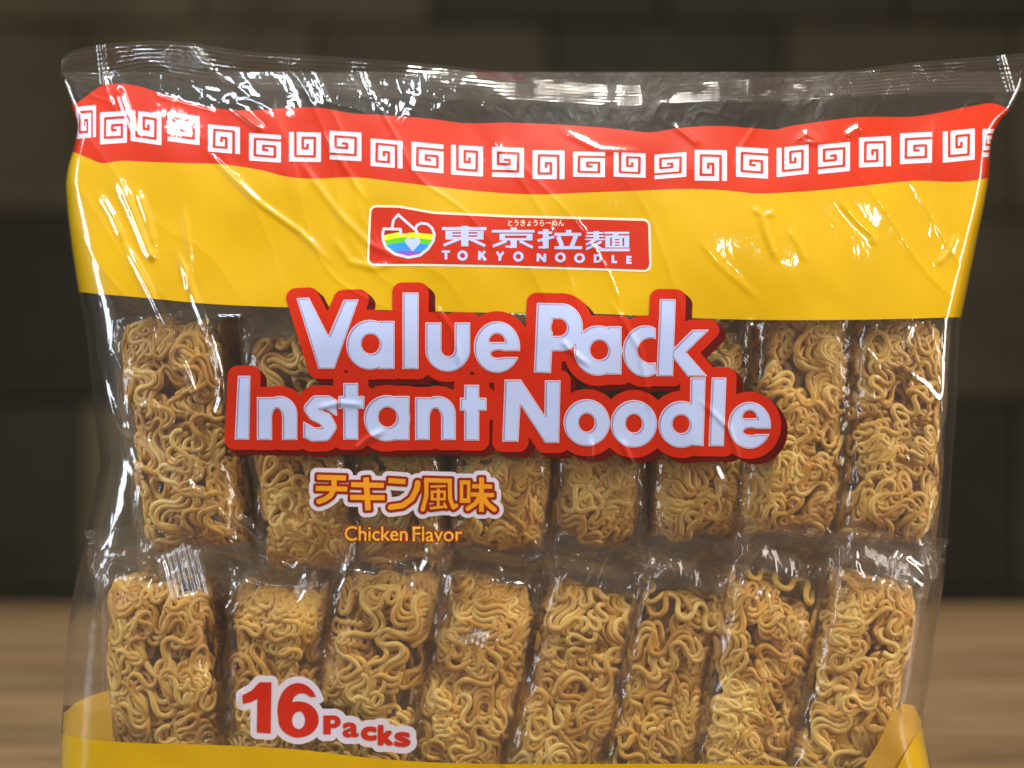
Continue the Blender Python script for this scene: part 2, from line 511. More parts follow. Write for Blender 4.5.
def inter(*fs):
    return lambda x, y: np.maximum.reduce([f(x, y) for f in fs])


def zoomed(f, ox, oy, k):
    """A shape traced at k times size with its origin at (ox, oy)."""
    return lambda x, y: f((x - ox) * k, (y - oy) * k) / k


def grow(f, r):
    return lambda x, y: f(x, y) - r


def shift(f, dx, dy):
    return lambda x, y: f(x - dx, y - dy)


def sdf_part(name, f, box, step, off, mat, parent=None):
    """Mesh of the region f < 0 laid on the front film."""
    x0, y0, x1, y1 = box
    nx, ny = int((x1 - x0) / step) + 2, int((y1 - y0) / step) + 2
    gx = x0 + np.arange(nx) * step; gy = y0 + np.arange(ny) * step
    X, Y = np.meshgrid(gx, gy)
    Fv = f(X, Y)
    Fv = np.where(np.abs(Fv) < 1e-6, -1e-6, Fv)
    ins = Fv < 0
    pts = [np.stack([X[ins], Y[ins]], -1)]
    idx = np.full(X.shape, -1, int); idx[ins] = np.arange(ins.sum()); n = int(ins.sum())
    hc = ins[:, :-1] != ins[:, 1:]
    hidx = np.full(hc.shape, -1, int); hidx[hc] = n + np.arange(hc.sum()); n += int(hc.sum())
    tt = (Fv[:, :-1] / (Fv[:, :-1] - Fv[:, 1:] + 1e-30))[hc]
    pts.append(np.stack([X[:, :-1][hc] + tt * step, Y[:, :-1][hc]], -1))
    vc = ins[:-1] != ins[1:]
    vidx = np.full(vc.shape, -1, int); vidx[vc] = n + np.arange(vc.sum()); n += int(vc.sum())
    tt = (Fv[:-1] / (Fv[:-1] - Fv[1:] + 1e-30))[vc]
    pts.append(np.stack([X[:-1][vc], Y[:-1][vc] + tt * step], -1))
    pts = np.concatenate(pts)
    c = ins[:-1, :-1].astype(int) + ins[:-1, 1:] + ins[1:, :-1] + ins[1:, 1:]
    faces = []
    full = np.argwhere(c == 4)
    for i, j in full:
        faces.append((idx[i, j], idx[i + 1, j], idx[i + 1, j + 1], idx[i, j + 1]))
    for i, j in np.argwhere((c > 0) & (c < 4)):
        ring = [(ins[i, j], idx[i, j]), (None, vidx[i, j]), (ins[i + 1, j], idx[i + 1, j]), (None, hidx[i + 1, j]),
                (ins[i + 1, j + 1], idx[i + 1, j + 1]), (None, vidx[i, j + 1]), (ins[i, j + 1], idx[i, j + 1]), (None, hidx[i, j])]
        fc = [q for fl, q in ring if q >= 0 and (fl is None or fl)]
        if len(fc) >= 3:
            faces.append(tuple(fc))
    p3 = P(pts[:, 0], pts[:, 1], relief(pts[:, 0], pts[:, 1]) + off * MM) + np.array(OFFS)
    return mesh_obj(name, p3, faces, mat, parent or bag)


def glyph(text, box, spread=0.0):
    """Outline of a piece of text in Blender's own font fitted into a pixel box."""
    c = bpy.data.curves.new('t', 'FONT'); c.body = text; c.resolution_u = 4
    o = bpy.data.objects.new('t', c); COL.objects.link(o)
    bpy.context.view_layer.update()
    ev = o.evaluated_get(bpy.context.evaluated_depsgraph_get()); me = ev.to_mesh()
    co = np.array([v.co[:2] for v in me.vertices])
    cnt = {}
    for pl in me.polygons:
        for k in pl.edge_keys:
            cnt[k] = cnt.get(k, 0) + 1
    edges = [k for k, n in cnt.items() if n == 1]
    ev.to_mesh_clear()
    bpy.data.objects.remove(o); bpy.data.curves.remove(c)
    x0, y0, x1, y1 = box
    x0 += spread; y0 += spread; x1 -= spread; y1 -= spread
    lo, hi = co.min(0), co.max(0)
    q = np.empty_like(co)
    q[:, 0] = x0 + (co[:, 0] - lo[0]) / (hi[0] - lo[0]) * (x1 - x0)
    q[:, 1] = y1 - (co[:, 1] - lo[1]) / (hi[1] - lo[1]) * (y1 - y0)
    E = [(q[a], q[b]) for a, b in edges]
    def f(x, y):
        best = np.full(x.shape, 1e9); inside = np.zeros(x.shape, bool)
        for a, b in E:
            np.minimum(best, seg_dist(x, y, a, b)[0], out=best)
            if a[1] != b[1]:
                cc = ((a[1] > y) != (b[1] > y))
                inside ^= cc & (x < (b[0] - a[0]) * (y - a[1]) / (b[1] - a[1]) + a[0])
        return np.where(inside, -best, best) - spread
    return f


# ------------------------------------------------------------------ fret border
MidV = lambda u: (RedT(u) + RedB(u)) / 2
SLOT = [(1.1, 0.60), (-0.62, 0.60), (-0.64, -0.60), (0.62, -0.62), (0.62, 0.14), (-0.10, 0.14), (-0.10, -0.16), (0.16, -0.16)]
FRETS = [(86, 122, 3, 10, 16), (113.5, 127.6, 0, 13.5, 16), (146, 127.6, 1, 15.5, 15.5), (183.6, 128.6, 2, 16, 14.5), (224, 139.3, 3, 16, 13.6),
         (265, 147.8, 0, 16, 13.8), (305, 147, 1, 16, 14.8), (345.5, 146, 2, 16, 14.4), (386.5, 153.5, 3, 16, 13.8), (427.5, 157.5, 0, 16, 14.4),
         (467, 160.6, 1, 16, 15), (508, 162.3, 2, 16, 15), (548.6, 164.7, 3, 16, 14.4), (589, 164.4, 0, 16, 12.6), (629.6, 165, 1, 16, 12.2),
         (670.4, 165.7, 2, 16, 12.4), (710.8, 165.4, 3, 16.2, 15.4), (752, 162.7, 0, 16, 15), (792.6, 160.9, 1, 16, 14.6), (834, 158, 2, 16, 14.6),
         (875, 151.8, 3, 16, 15), (916, 148, 0, 16, 15.4), (958.8, 145.6, 1, 16, 15.6), (991.5, 143, 2, 9, 14)]
ROT = {0: (1, 0, 0, 1), 1: (0, 1, -1, 0), 2: (-1, 0, 0, -1), 3: (0, -1, 1, 0)}


def fret_fn(cu, cv, typ, hw, hh):
    sl = (MidV(cu + 14) - MidV(cu - 14)) / 28.0
    a, b, c, dd = ROT[typ]
    sl *= 0.85
    slot = line(SLOT, 0.085)
    box = rect(-1, -1, 1, 1)
    def f(x, y):
        lx = (x - cu) / hw; ly = -((y - cv) - sl * (x - cu)) / hh
        rx, ry = a * lx + b * ly, c * lx + dd * ly
        return np.maximum(box(lx, ly), -slot(rx, ry)) * min(hw, hh)
    return f


vs, fs_all = [], []
fret_fns = [(fret_fn(*q), (q[0] - q[3] - 4, q[1] - q[4] - 6, q[0] + q[3] + 4, q[1] + q[4] + 6)) for q in FRETS]


def frets(x, y):
    out = np.full(x.shape, 50.0)
    for f, (a, b, c, dd) in fret_fns:
        m_ = (x > a) & (x < c) & (y > b) & (y < dd)
        if m_.any():
            out[m_] = np.minimum(out[m_], f(x[m_], y[m_]))
    return np.maximum(out, np.maximum(Lc(y) + 1 - x, x - Rc(y) + 1))


sdf_part('fret_border', frets, (70, 95, 1004, 186), 0.7, 0.22, M_white, parent=red)

# ------------------------------------------------------------------ brand panel
def rounded(pts, r):
    # shrink the outline, then grow it back round
    f = poly(*pts)
    return lambda x, y: f(x, y) - r


PB = rounded([(376.5, 212.5), (398, 212.8), (433, 219), (506.5, 222.5), (643, 226), (644, 264.5), (506, 260), (420, 258.5), (374.5, 258.5)], 7.5)
box = (362, 200, 656, 277)
panel = sdf_part('brand_panel', PB, box, 1.0, 0.24, M_cream)
sdf_part('panel_field', grow(PB, -2.3), box, 1.0, 0.32, M_panel, parent=panel)
Z7 = lambda f: zoomed(f, 370, 205, 6.827)
Z8 = lambda f: zoomed(f, 500, 205, 6.827)
slots_e = [rect(562, 186, 622, 196), rect(668, 186, 732, 196), rect(562, 207, 622, 217), rect(668, 207, 732, 217)]
k_higashi = uni(rect(490, 150, 795, 172), rect(622, 143, 672, 282), sub(rect(515, 176, 776, 236), *slots_e),
                bar((618, 228), (502, 275), 20), bar((676, 228), (786, 279), 20))
k_kyo = uni(rect(-57, 170, 235, 188), rect(72, 153, 115, 180), sub(rect(-4, 196, 222, 242), rect(34, 209, 182, 226)),
            rect(72, 240, 114, 292), bar((86, 287), (36, 282), 14), bar((44, 246), (-50, 282), 19), bar((134, 246), (224, 290), 19))
k_ra = uni(rect(260, 180, 356, 198), rect(292, 165, 332, 296), bar((256, 244), (372, 217), 18), bar((262, 288), (310, 291), 15),
           rect(450, 170, 488, 196), rect(372, 190, 556, 211), bar((398, 214), (424, 282), 30), bar((520, 206), (486, 290), 30), rect(372, 281, 560, 302))
k_men = uni(rect(592, 185, 706, 197), rect(584, 207, 712, 218), rect(580, 229, 714, 240), rect(638, 178, 676, 242), bar((652, 240), (586, 270), 16),
            bar((694, 250), (588, 302), 17), bar((618, 258), (700, 304), 17), rect(680, 297, 886, 316), rect(712, 183, 882, 198), rect(770, 196, 808, 212),
            sub(rect(718, 208, 882, 291), rect(752, 224, 764, 280), rect(836, 224, 848, 280), rect(784, 233, 816, 241), rect(784, 252, 816, 260), rect(784, 270, 816, 278)))
lat = [rect(490, 310, 546, 326), rect(509, 310, 528, 372)]
lat += [sub(ell(632, 345, 36, 35), ell(632, 345, 17, 17))]
lat += [rect(738, 314, 757, 376), bar((752, 350), (786, 316), 18), bar((758, 338), (790, 378), 20)]
lat += [bar((866, 318), (888, 354), 18), bar((911, 320), (886, 356), 18), rect(877, 348, 896, 381)]
lat7 = uni(*lat)
lat8 = uni(sub(ell(125, 352, 36, 35), ell(125, 352, 17, 17)),
           rect(250, 330, 268, 386), rect(297, 332, 315, 388), bar((256, 332), (309, 386), 19),
           sub(ell(412, 358, 37, 34), ell(412, 358, 18, 17)), sub(ell(543, 362, 37, 34), ell(543, 362, 18, 17)),
           sub(uni(rect(640, 335, 664, 394), inter(ell(662, 364.5, 35, 29.5), rect(655, 330, 710, 400))), inter(ell(660, 364.5, 19, 16), rect(658, 340, 700, 390))),
           rect(761, 341, 779, 396), rect(761, 381, 799, 397), rect(862, 347, 880, 401), rect(862, 347, 899, 361), rect(862, 367, 896, 380), rect(862, 387, 899, 402))
sdf_part('brand_lettering', uni(Z7(uni(k_higashi, lat7)), Z8(uni(k_kyo, k_ra, k_men, lat8))), (438, 222, 638, 268), 0.4, 0.4, M_face, parent=panel)
kana = glyph('とうきょうらーめん', (508, 219.8, 564, 226.2), 0.1)
sdf_part('kana_caption', kana, (505, 219, 567, 229), 0.3, 0.4, M_cream, parent=panel)

# bowl-shaped emblem with stripes and a heart
bowl = poly((92, 168), (212, 172), (222, 196), (312, 186), (352, 132), (402, 142), (434, 180), (440, 228), (420, 274), (392, 305), (340, 345), (262, 360), (172, 336), (112, 290), (90, 236))
outl = uni(line([(212, 200), (208, 166), (94, 162), (86, 200), (90, 245), (112, 292), (168, 334), (262, 358), (340, 344), (396, 300), (432, 246), (440, 200), (424, 158),
                 (392, 130), (350, 124), (320, 140), (308, 165)], 9.5),
           line([(150, 158), (160, 104), (192, 66), (318, 178), (322, 190)], 9.5))
emb = sdf_part('emblem', Z7(outl), (376, 210, 440, 262), 0.4, 0.46, M_white, parent=panel)
tops = [160, 190, 226, 262, 318, 420]
for i in range(5):
    t0, t1 = tops[i], tops[i + 1]
    def stripe(x, y, t0=t0, t1=t1):
        w_ = y + 14 * np.sin((x - 110) / 75.0) + 0.05 * (x - 260) - 6
        return np.maximum(t0 - w_, w_ - t1)
    lim = rect(86, 170, 220, 420) if i == 0 else rect(86, 100, 440, 420)
    sdf_part('stripe', Z7(inter(bowl, stripe, lim)), (376, 220, 440, 262), 0.4, 0.4, M_stripe[i], parent=emb)
heart = uni(ell(266, 247, 27, 27), ell(316, 249, 27, 27), poly((243, 262), (340, 264), (291, 318)))
sdf_part('heart', Z7(heart), (400, 234, 424, 254), 0.35, 0.48, M_face, parent=emb)

# ------------------------------------------------------------------ headline
ZA = lambda f: zoomed(f, 210, 280, 3.4133)
ZB = lambda f: zoomed(f, 490, 280, 3.4133)


def let_a(cx, cy, rx, ry, hx, hy, hr, sx0, sx1, sy0, sy1):
    return sub(uni(ell(cx, cy, rx, ry), rect(sx0, sy0, sx1, sy1)), ell(hx, hy, hr, hr * 1.08))


def let_n(x0, x1, x2, x3, top, bot):
    w = x3 - x1
    return sub(uni(rect(x0, top + 4, x1, bot), rect(x2, top + 62, x3, bot), ell((x1 + x3) / 2 - 18, top + 62, x3 - (x1 + x3) / 2 + 18, 62)),
               uni(ell((x1 + x2) / 2, top + 76, (x2 - x1) / 2, 34), rect(x1, top + 76, x2, bot + 60)))


def let_e(cx, cy, rx, ry, yb, g0, g1, hx):
    return sub(ell(cx, cy, rx, ry), inter(ell(cx, yb, hx, ry * 0.33), rect(cx - 60, cy - 100, cx + 60, yb)), rect(cx - 2, g0, cx + 120, g1),
               ell(cx + 4, (g0 + g1) / 2, 25, (g1 - g0) / 2 + 3))


v_V = poly((295, 62), (338, 60), (404, 190), (456, 68), (508, 66), (425, 303), (370, 303))
v_a = let_a(546, 221, 81, 85, 548, 218, 31, 576, 630, 140, 304)
v_l = rect(657, 43, 712, 304)
v_u = sub(uni(rect(735, 145, 790, 236), rect(835, 145, 888, 236), inter(ell(811.5, 236, 76.5, 77), rect(700, 230, 900, 400))),
          uni(rect(790, 60, 835, 235), ell(812.5, 235, 22.5, 25)))
line1a = uni(v_V, v_a, v_l, v_u)
p_e = let_e(24, 229, 79, 88, 212, 243, 263, 27)
p_P = sub(uni(poly((160, 78), (240, 80), (240, 243), (212, 243), (208, 318), (150, 316)), ell(243, 161.5, 74, 82)), uni(rect(214, 133, 236, 191), ell(236, 162, 27, 29)))
p_a = let_a(369, 241, 82, 86, 373, 239, 31, 400, 449, 158, 323)
p_c = inter(sub(ell(530, 243, 77, 88), ell(549, 241, 45, 42)), rect(400, 100, 566, 400))
p_k = uni(poly((580, 65), (634, 66), (625, 328), (568, 328)), poly((628, 232), (690, 170), (748, 170), (655, 262), (620, 264)), poly((630, 250), (662, 238), (742, 329), (674, 329), (622, 262)))
line1b = uni(p_e, p_P, p_a, p_c, p_k)
i_I = poly((95, 327), (138, 327), (134, 545), (84, 545))
i_n = let_n(160, 212, 246, 298, 396, 546)
i_s = inter(line([(436, 440), (400, 418), (362, 418), (344, 438), (358, 458), (394, 476), (408, 502), (392, 526), (352, 528), (312, 506)], 24), rect(318, 390, 434, 554))
i_t = uni(rect(455, 352, 506, 545), rect(438, 396, 527, 440))
i_a = let_a(604, 472, 79, 79, 606, 468, 31, 631, 681, 396, 547)
i_n2 = let_n(700, 750, 789, 839, 396, 546)
i_t2 = uni(rect(868, 358, 919, 548), rect(853, 402, 944, 446))
line2a = uni(i_I, i_n, i_s, i_t, i_a, i_n2, i_t2)
n_N = poly((50, 340), (106, 340), (186, 462), (187, 343), (241, 343), (236, 556), (188, 556), (104, 428), (97, 552), (42, 552))
n_o = sub(ell(330, 487, 79, 80), ell(330, 487, 27, 31))
n_o2 = sub(ell(491, 491, 79, 81), ell(491, 490, 28, 31))
n_d = sub(uni(ell(653, 493, 78, 80), poly((684, 333), (736, 333), (729, 567), (680, 565))), ell(652, 492, 29, 31))
n_l = poly((757, 333), (807, 333), (798, 568), (746, 567))
n_e = let_e(886, 496, 73, 80, 472, 508, 526, 24)
line2b = uni(n_N, n_o, n_o2, n_d, n_l, n_e)
head = uni(ZA(uni(line1a, line2a)), ZB(uni(line1b, line2b)))
# cache the headline field once and look it up again
hb = (212, 274, 800, 476); hs = 0.5
_hx = np.arange(hb[0], hb[2], hs); _hy = np.arange(hb[1], hb[3], hs)
_HX, _HY = np.meshgrid(_hx, _hy)
_H = head(_HX, _HY)


def headf(x, y):
    fx = np.clip((x - hb[0]) / hs, 0, len(_hx) - 1.001); fy = np.clip((y - hb[1]) / hs, 0, len(_hy) - 1.001)
    ix = fx.astype(int); iy = fy.astype(int); tx = fx - ix; ty = fy - iy
    return ((_H[iy, ix] * (1 - tx) + _H[iy, ix + 1] * tx) * (1 - ty) + (_H[iy + 1, ix] * (1 - tx) + _H[iy + 1, ix + 1] * tx) * ty)


plate_f = grow(headf, 10.2)
shadow_f = uni(*[shift(plate_f, k, k * 0.85) for k in (0, 1.3, 2.6, 3.9, 5.2, 6.4)])
bx = (216, 278, 796, 472)
plate = sdf_part('headline_plate', plate_f, bx, 1.0, 0.36, M_plate)
sdf_part('drop_shadow', shadow_f, bx, 1.0, 0.26, M_maroon, parent=plate)
hl = sdf_part('headline_lettering', headf, bx, 0.62, 0.46, M_rim, parent=plate)
sdf_part('letter_groove', lambda x, y: headf(x, y) + 0.75, bx, 0.62, 0.54, M_groove, parent=hl)
sdf_part('letter_face', lambda x, y: np.maximum(headf(x, y) + 1.1, headf(x - 1.7, y - 1.4) + 0.5), bx, 0.62, 0.62, M_face, parent=hl)

# ------------------------------------------------------------------ flavour lettering
Z9 = lambda f: zoomed(f, 300, 460, 4.876)
TH = 27
chi = uni(bar((82, 84), (226, 88), TH), bar((76, 138), (232, 142), TH), line([(166, 92), (166, 140), (150, 172), (122, 192), (92, 203)], 14))
ki = uni(bar((248, 120), (410, 124), TH), bar((244, 182), (414, 184), TH), bar((322, 84), (332, 246), 30))
nn = uni(bar((430, 100), (516, 106), TH), line([(442, 230), (500, 222), (545, 190), (570, 140), (574, 112)], 15))
fuu = uni(line([(616, 100), (616, 175), (598, 242)], 11.5), bar((604, 98), (742, 102), 24), line([(730, 106), (732, 190), (748, 232), (762, 222)], 11),
          bar((634, 130), (714, 127), 13), sub(rect(636, 148, 712, 198), rect(652, 162, 666, 184), rect(684, 162, 698, 184)), rect(666, 138, 682, 236), bar((632, 236), (716, 226), 15),
          line([(702, 210), (714, 232)], 6))
aji = uni(sub(rect(778, 98, 832, 210), rect(797, 120, 813, 186)), bar((838, 128), (938, 130), 23), bar((832, 168), (948, 172), 23), rect(872, 84, 898, 254),
          line([(876, 180), (856, 212), (818, 238)], 12), line([(894, 180), (914, 214), (948, 242)], 13))
jp = Z9(uni(chi, ki, nn, fuu, aji))
jb = (302, 462, 508, 524)
outline = sdf_part('flavour_lettering', grow(jp, 6.6), jb, 0.6, 0.24, M_white)
sdf_part('letter_edge', grow(jp, 2.4), jb, 0.5, 0.34, M_brown, parent=outline)
sdf_part('letter_fill', grow(jp, -0.25), jb, 0.45, 0.44, M_orange, parent=outline)
cap_w = [glyph('Chicken', (344.6, 526.0, 407.6, 541.0), 0.22), glyph('Flavor', (412.6, 526.6, 462.6, 541.6), 0.22)]
capf = uni(*cap_w)
cb = (340, 522, 468, 546)
cap = sdf_part('flavour_caption', grow(capf, 1.3), cb, 0.5, 0.24, M_brown)
sdf_part('caption_fill', capf, cb, 0.4, 0.34, M_amber, parent=cap)

# ------------------------------------------------------------------ pack count
Z10 = lambda f: zoomed(f, 225, 665, 5.12)
one = poly((90, 155), (140, 128), (176, 88), (238, 88), (234, 350), (163, 345), (166, 172), (132, 190), (92, 198))
six = uni(sub(inter(ell(374, 232, 105, 140), uni(rect(200, 60, 478, 163), rect(200, 60, 376, 420))), ell(394, 192, 50, 48), rect(405, 163, 520, 200)),
          sub(ell(376, 278, 103, 92), ell(377, 282, 33, 46)))
six = sub(six, ell(376, 283, 33, 44))
pP = sub(uni(rect(503, 258, 541, 355), ell(553, 290, 39, 33), rect(520, 258, 555, 323)), uni(rect(540, 280, 552, 300), ell(552, 290, 11, 10)))
packs = [('a', (602, 293, 684, 371), 5), ('c', (695, 314, 777, 388), 8), ('k', (782, 306, 860, 412), 9), ('s', (866, 342, 950, 420), 6)]
num = uni(Z10(uni(one, six, pP)), *[Z10(glyph(ch, b_, sp)) for ch, b_, sp in packs])
nb = (230, 668, 424, 762)
cnt = sdf_part('pack_count', uni(grow(num, 6.6), Z10(ell(376, 283, 40, 50))), nb, 0.7, 0.24, M_white)
sdf_part('count_lettering', num, nb, 0.45, 0.36, M_num, parent=cnt)

# side folds of the bag, printed orange-yellow, seen through the film at both lower corners
m, nt, out = new_mat('fold_ink')
p = nd(nt, 'ShaderNodeBsdfPrincipled', Roughness=0.4); p.inputs['Base Color'].default_value = srgb(238, 184, 58)
tr = nd(nt, 'ShaderNodeBsdfTransparent'); mx = nd(nt, 'ShaderNodeMixShader', Fac=0.68)
nt.links.new(tr.outputs[0], mx.inputs[1]); nt.links.new(p.outputs[0], mx.inputs[2]); nt.links.new(mx.outputs[0], out.inputs[0])
M_fold = m
sdf_part('side_fold', rounded([(65, 714), (78, 703), (92, 697), (108, 692), (112, 743), (64, 743)], 1.5), (60, 688, 114, 750), 1.0, -1.2, M_fold)
sdf_part('side_fold', rounded([(866, 766), (880, 744), (894, 714), (904, 706), (912, 707), (920, 722), (912, 748), (903, 769)], 2), (858, 698, 926, 774), 1.0, -0.6, M_fold)
sdf_part('lower_band', rounded([(897, 772), (909, 749), (921, 729), (923, 740), (929, 770)], 1.5), (888, 722, 934, 776), 1.0, 0.12, M_yellow)

# ------------------------------------------------------------------ noodle packs
def fold_axis(q, half, rc, dl):
    s = np.sign(q); aq = np.abs(q); A = half - rc; arc = rc * np.pi / 2
    rr = np.maximum(rc - dl, 3.0)
    ph = np.clip((aq - A) / rc, 0, np.pi / 2)
    pos = np.minimum(aq, A) + rr * np.sin(ph)
    y = -rc + rr * np.cos(ph) + (rc - dl - rr)
    y = y - np.maximum(aq - A - arc, 0)
    return s * pos, y, s * np.sin(ph), np.cos(ph)


def noodle_block(seed, a, b, c, parent):
    """Wavy pressed noodle cake; local x across, z up, front at y = 0 facing -y; all in mm."""
    g = np.random.default_rng(seed)
    K = 6
    ang = np.arange(K) * 2 * np.pi / K
    V_, Q_, base = [], [], 0
    side = min(2 * c, 44.0)
    total = 205
    made = 0
    while made < total:
        front = g.random() < 0.57
        layer = g.choice([0, 0, 1, 1, 2], p=[.25, .2, .25, .15, .15])
        Lw = g.uniform(18, 36); om = g.uniform(1.2, 2.1); th0 = g.uniform(0, 2 * np.pi); ph = g.uniform(0, 6.28)
        nper = int(g.integers(1, 6))
        cu = g.uniform(-a, a) if front else g.choice([-1, 1]) * g.uniform(a, a + side)
        cv = g.uniform(-b - 4, b + 6)
        ln = g.uniform(60, 150)
        n = int(ln / 0.95)
        s = np.arange(n) * 0.95
        drift = g.uniform(0.3, 1.3) * np.sin(s / g.uniform(18, 40) + g.uniform(0, 6.28))
        lm = Lw * (1 + 0.18 * np.sin(s / g.uniform(10, 25) + g.uniform(0, 6.28)))
        head_ = th0 + drift + om * np.sin(2 * np.pi * np.cumsum(0.95 / lm) + ph)
        px = np.cumsum(np.cos(head_)) * 0.95; py = np.cumsum(np.sin(head_)) * 0.95
        px -= px.mean(); py -= py.mean()
        for k in range(nper):
            if made >= total:
                break
            made += 1
            o_ = k * g.uniform(2.3, 2.9)
            uu = cu + px - math.sin(th0) * o_; vv = cv + py + math.cos(th0) * o_
            # keep the strand inside the mould: fold it back at the limits
            lim_v = b + 16
            vv = lim_v - np.abs((vv + 3 * lim_v) % (4 * lim_v) - 2 * lim_v)
            dl = 0.9 + layer * 2.7 + k * 0.4 + 0.75 * np.sin(s / g.uniform(4, 8) + g.uniform(0, 6.28)) + 1.5 * (vnoise(uu / 9 + seed, vv / 9, seed % 60 + 40))
            dl = np.maximum(dl, 0.15)
            x, yu, nx, cxu = fold_axis(uu, a, 10.0, dl)
            z, yv, nz, cxv = fold_axis(vv, b, 12.0, dl)
            y = -(yu + yv + dl)
            pos = np.stack([x, y, z], -1)
            # the cake is not a true box: it bulges, leans and tapers a little
            pos[:, 0] *= 1 + 0.05 * vnoise(pos[:, 2] / 26 + seed * 0.37, 0 * x + 2.5, 17)
            pos[:, 0] += 1.8 * vnoise(pos[:, 2] / 34 + seed * 0.61, 0 * x + 4.5, 18)
            pos[:, 2] += 1.6 * vnoise(pos[:, 0] / 16 + seed * 0.43, pos[:, 1] / 30, 19)
            xr = np.clip(np.abs(pos[:, 0]) / a, 0, 1.2); zr = np.clip(np.abs(pos[:, 2]) / b, 0, 1.2)
            pos[:, 0] *= 1 - 0.10 * zr ** 4
            pos[:, 1] += (3.0 * xr ** 3 + 3.0 * zr ** 4) * np.clip(1 - pos[:, 1] / 20, 0, 1)
            # smooth away kinks
            pos[1:-1] = 0.25 * pos[:-2] + 0.5 * pos[1:-1] + 0.25 * pos[2:]
            nor = np.stack([nx, -np.minimum(cxu, cxv) - 1e-3, nz], -1)
            T = np.gradient(pos, axis=0); T /= np.linalg.norm(T, axis=1, keepdims=True) + 1e-9
            B = np.cross(T, nor); B /= np.linalg.norm(B, axis=1, keepdims=True) + 1e-9
            N = np.cross(B, T)
            r = 1.2 * g.uniform(0.85, 1.12) * (1 + 0.07 * np.sin(s / 3.1 + ph))
            r[0] *= 0.5; r[-1] *= 0.5
            ring = pos[:, None, :] + r[:, None, None] * (1.08 * np.cos(ang)[None, :, None] * B[:, None, :] + 0.92 * np.sin(ang)[None, :, None] * N[:, None, :])
            V_.append(ring.reshape(-1, 3))
            i = np.arange(n - 1)[:, None] * K; j = np.arange(K)[None]; j2 = (j + 1) % K
            q = np.stack([i + j, i + j2, i + K + j2, i + K + j], -1).reshape(-1, 4) + base
            Q_.append(q); base += n * K
    nq = sum(len(q) for q in Q_)
    # filler box a little under the outer strands, coloured dark for the gaps' shade
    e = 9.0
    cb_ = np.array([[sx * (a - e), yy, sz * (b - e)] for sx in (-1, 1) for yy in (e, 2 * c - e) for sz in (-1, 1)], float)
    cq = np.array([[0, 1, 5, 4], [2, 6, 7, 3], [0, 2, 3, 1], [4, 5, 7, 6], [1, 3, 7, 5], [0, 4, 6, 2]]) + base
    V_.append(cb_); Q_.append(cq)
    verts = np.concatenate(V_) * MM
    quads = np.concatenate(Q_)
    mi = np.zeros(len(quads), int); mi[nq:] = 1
    return mesh_obj('noodle_block', verts, None, [M_noodle, M_gap_shade], parent, quads=quads, mat_idx=mi)


def wrapper(seed, a, b, c, parent):
    g = np.random.default_rng(seed + 500)
    na, nh = 96, 84
    yo = g.uniform(14, 26)
    t = np.linspace(0, 2 * np.pi, na, endpoint=False)
    h = np.linspace(-1, 1, nh)
    Tn, H = np.meshgrid(t, h)
    aw, cw, top = a + 1.5, c + 1.5, b + 13
    z = H * top
    pinch = sstep(b - 1, top, np.abs(z))
    ex = 0.36
    sx = np.sign(np.cos(Tn)) * np.abs(np.cos(Tn)) ** ex; sy = np.sign(np.sin(Tn)) * np.abs(np.sin(Tn)) ** ex
    wob = 1.3 * vnoise(Tn * 6 / 6.2831 * 2, z / 13 + seed, seed % 50 + 3) * (1 - 0.3 * pinch) + 1.1 * (1 - np.abs(vnoise(Tn * 5 + z / 9, z / 7 - Tn * 2, seed % 40 + 9))) ** 5
    x = sx * (aw * (1 + 0.08 * pinch)) + wob * np.cos(Tn) * 0.6
    y = sy * (cw * (1 - 0.97 * pinch)) + wob * np.sin(Tn) * 0.6 + c - yo * pinch
    pl = pinch * (1 - pinch) * 4 * (1.1 * np.cos(Tn * 14 + 2 * vnoise(Tn, z / 9, 12)) + 0.9 * vnoise(Tn * 8, z / 6, seed % 33 + 2))
    x = x + pl * np.cos(Tn) * 0.7; y = y + pl * np.sin(Tn)
    ver = np.stack([x, y, z], -1).reshape(-1, 3) * MM
    i = np.arange(nh * na).reshape(nh, na)
    j = np.roll(i, -1, 1)
    q = np.stack([i[:-1], j[:-1], j[1:], i[1:]], -1).reshape(-1, 4)
    w_ = mesh_obj('wrapper', ver, None, M_wrap, parent, quads=q)
    for sg in (1, -1):
        nc_, nr_ = 40, 40
        X, R_ = np.meshgrid(np.linspace(-1, 1, nc_), np.linspace(0, 1, nr_))
        bend = g.uniform(-7, 5)
        fx = X * (aw * 1.08) * (1 - 0.06 * R_)
        fz = sg * (top - 0.4 + R_ * 8.5)
        fy = c - yo + 0.5 * np.sin(R_ * 2 * np.pi * 6) + bend * R_ ** 1.6 + 1.6 * vnoise(X * 2.2 + seed, R_ * 0.8, seed % 50 + 11)
        vv_ = np.stack([fx, fy, fz], -1).reshape(-1, 3) * MM
        mesh_obj('crimp_seal', vv_, None, M_wrap, w_, quads=grid_quads(nr_, nc_))
    return w_


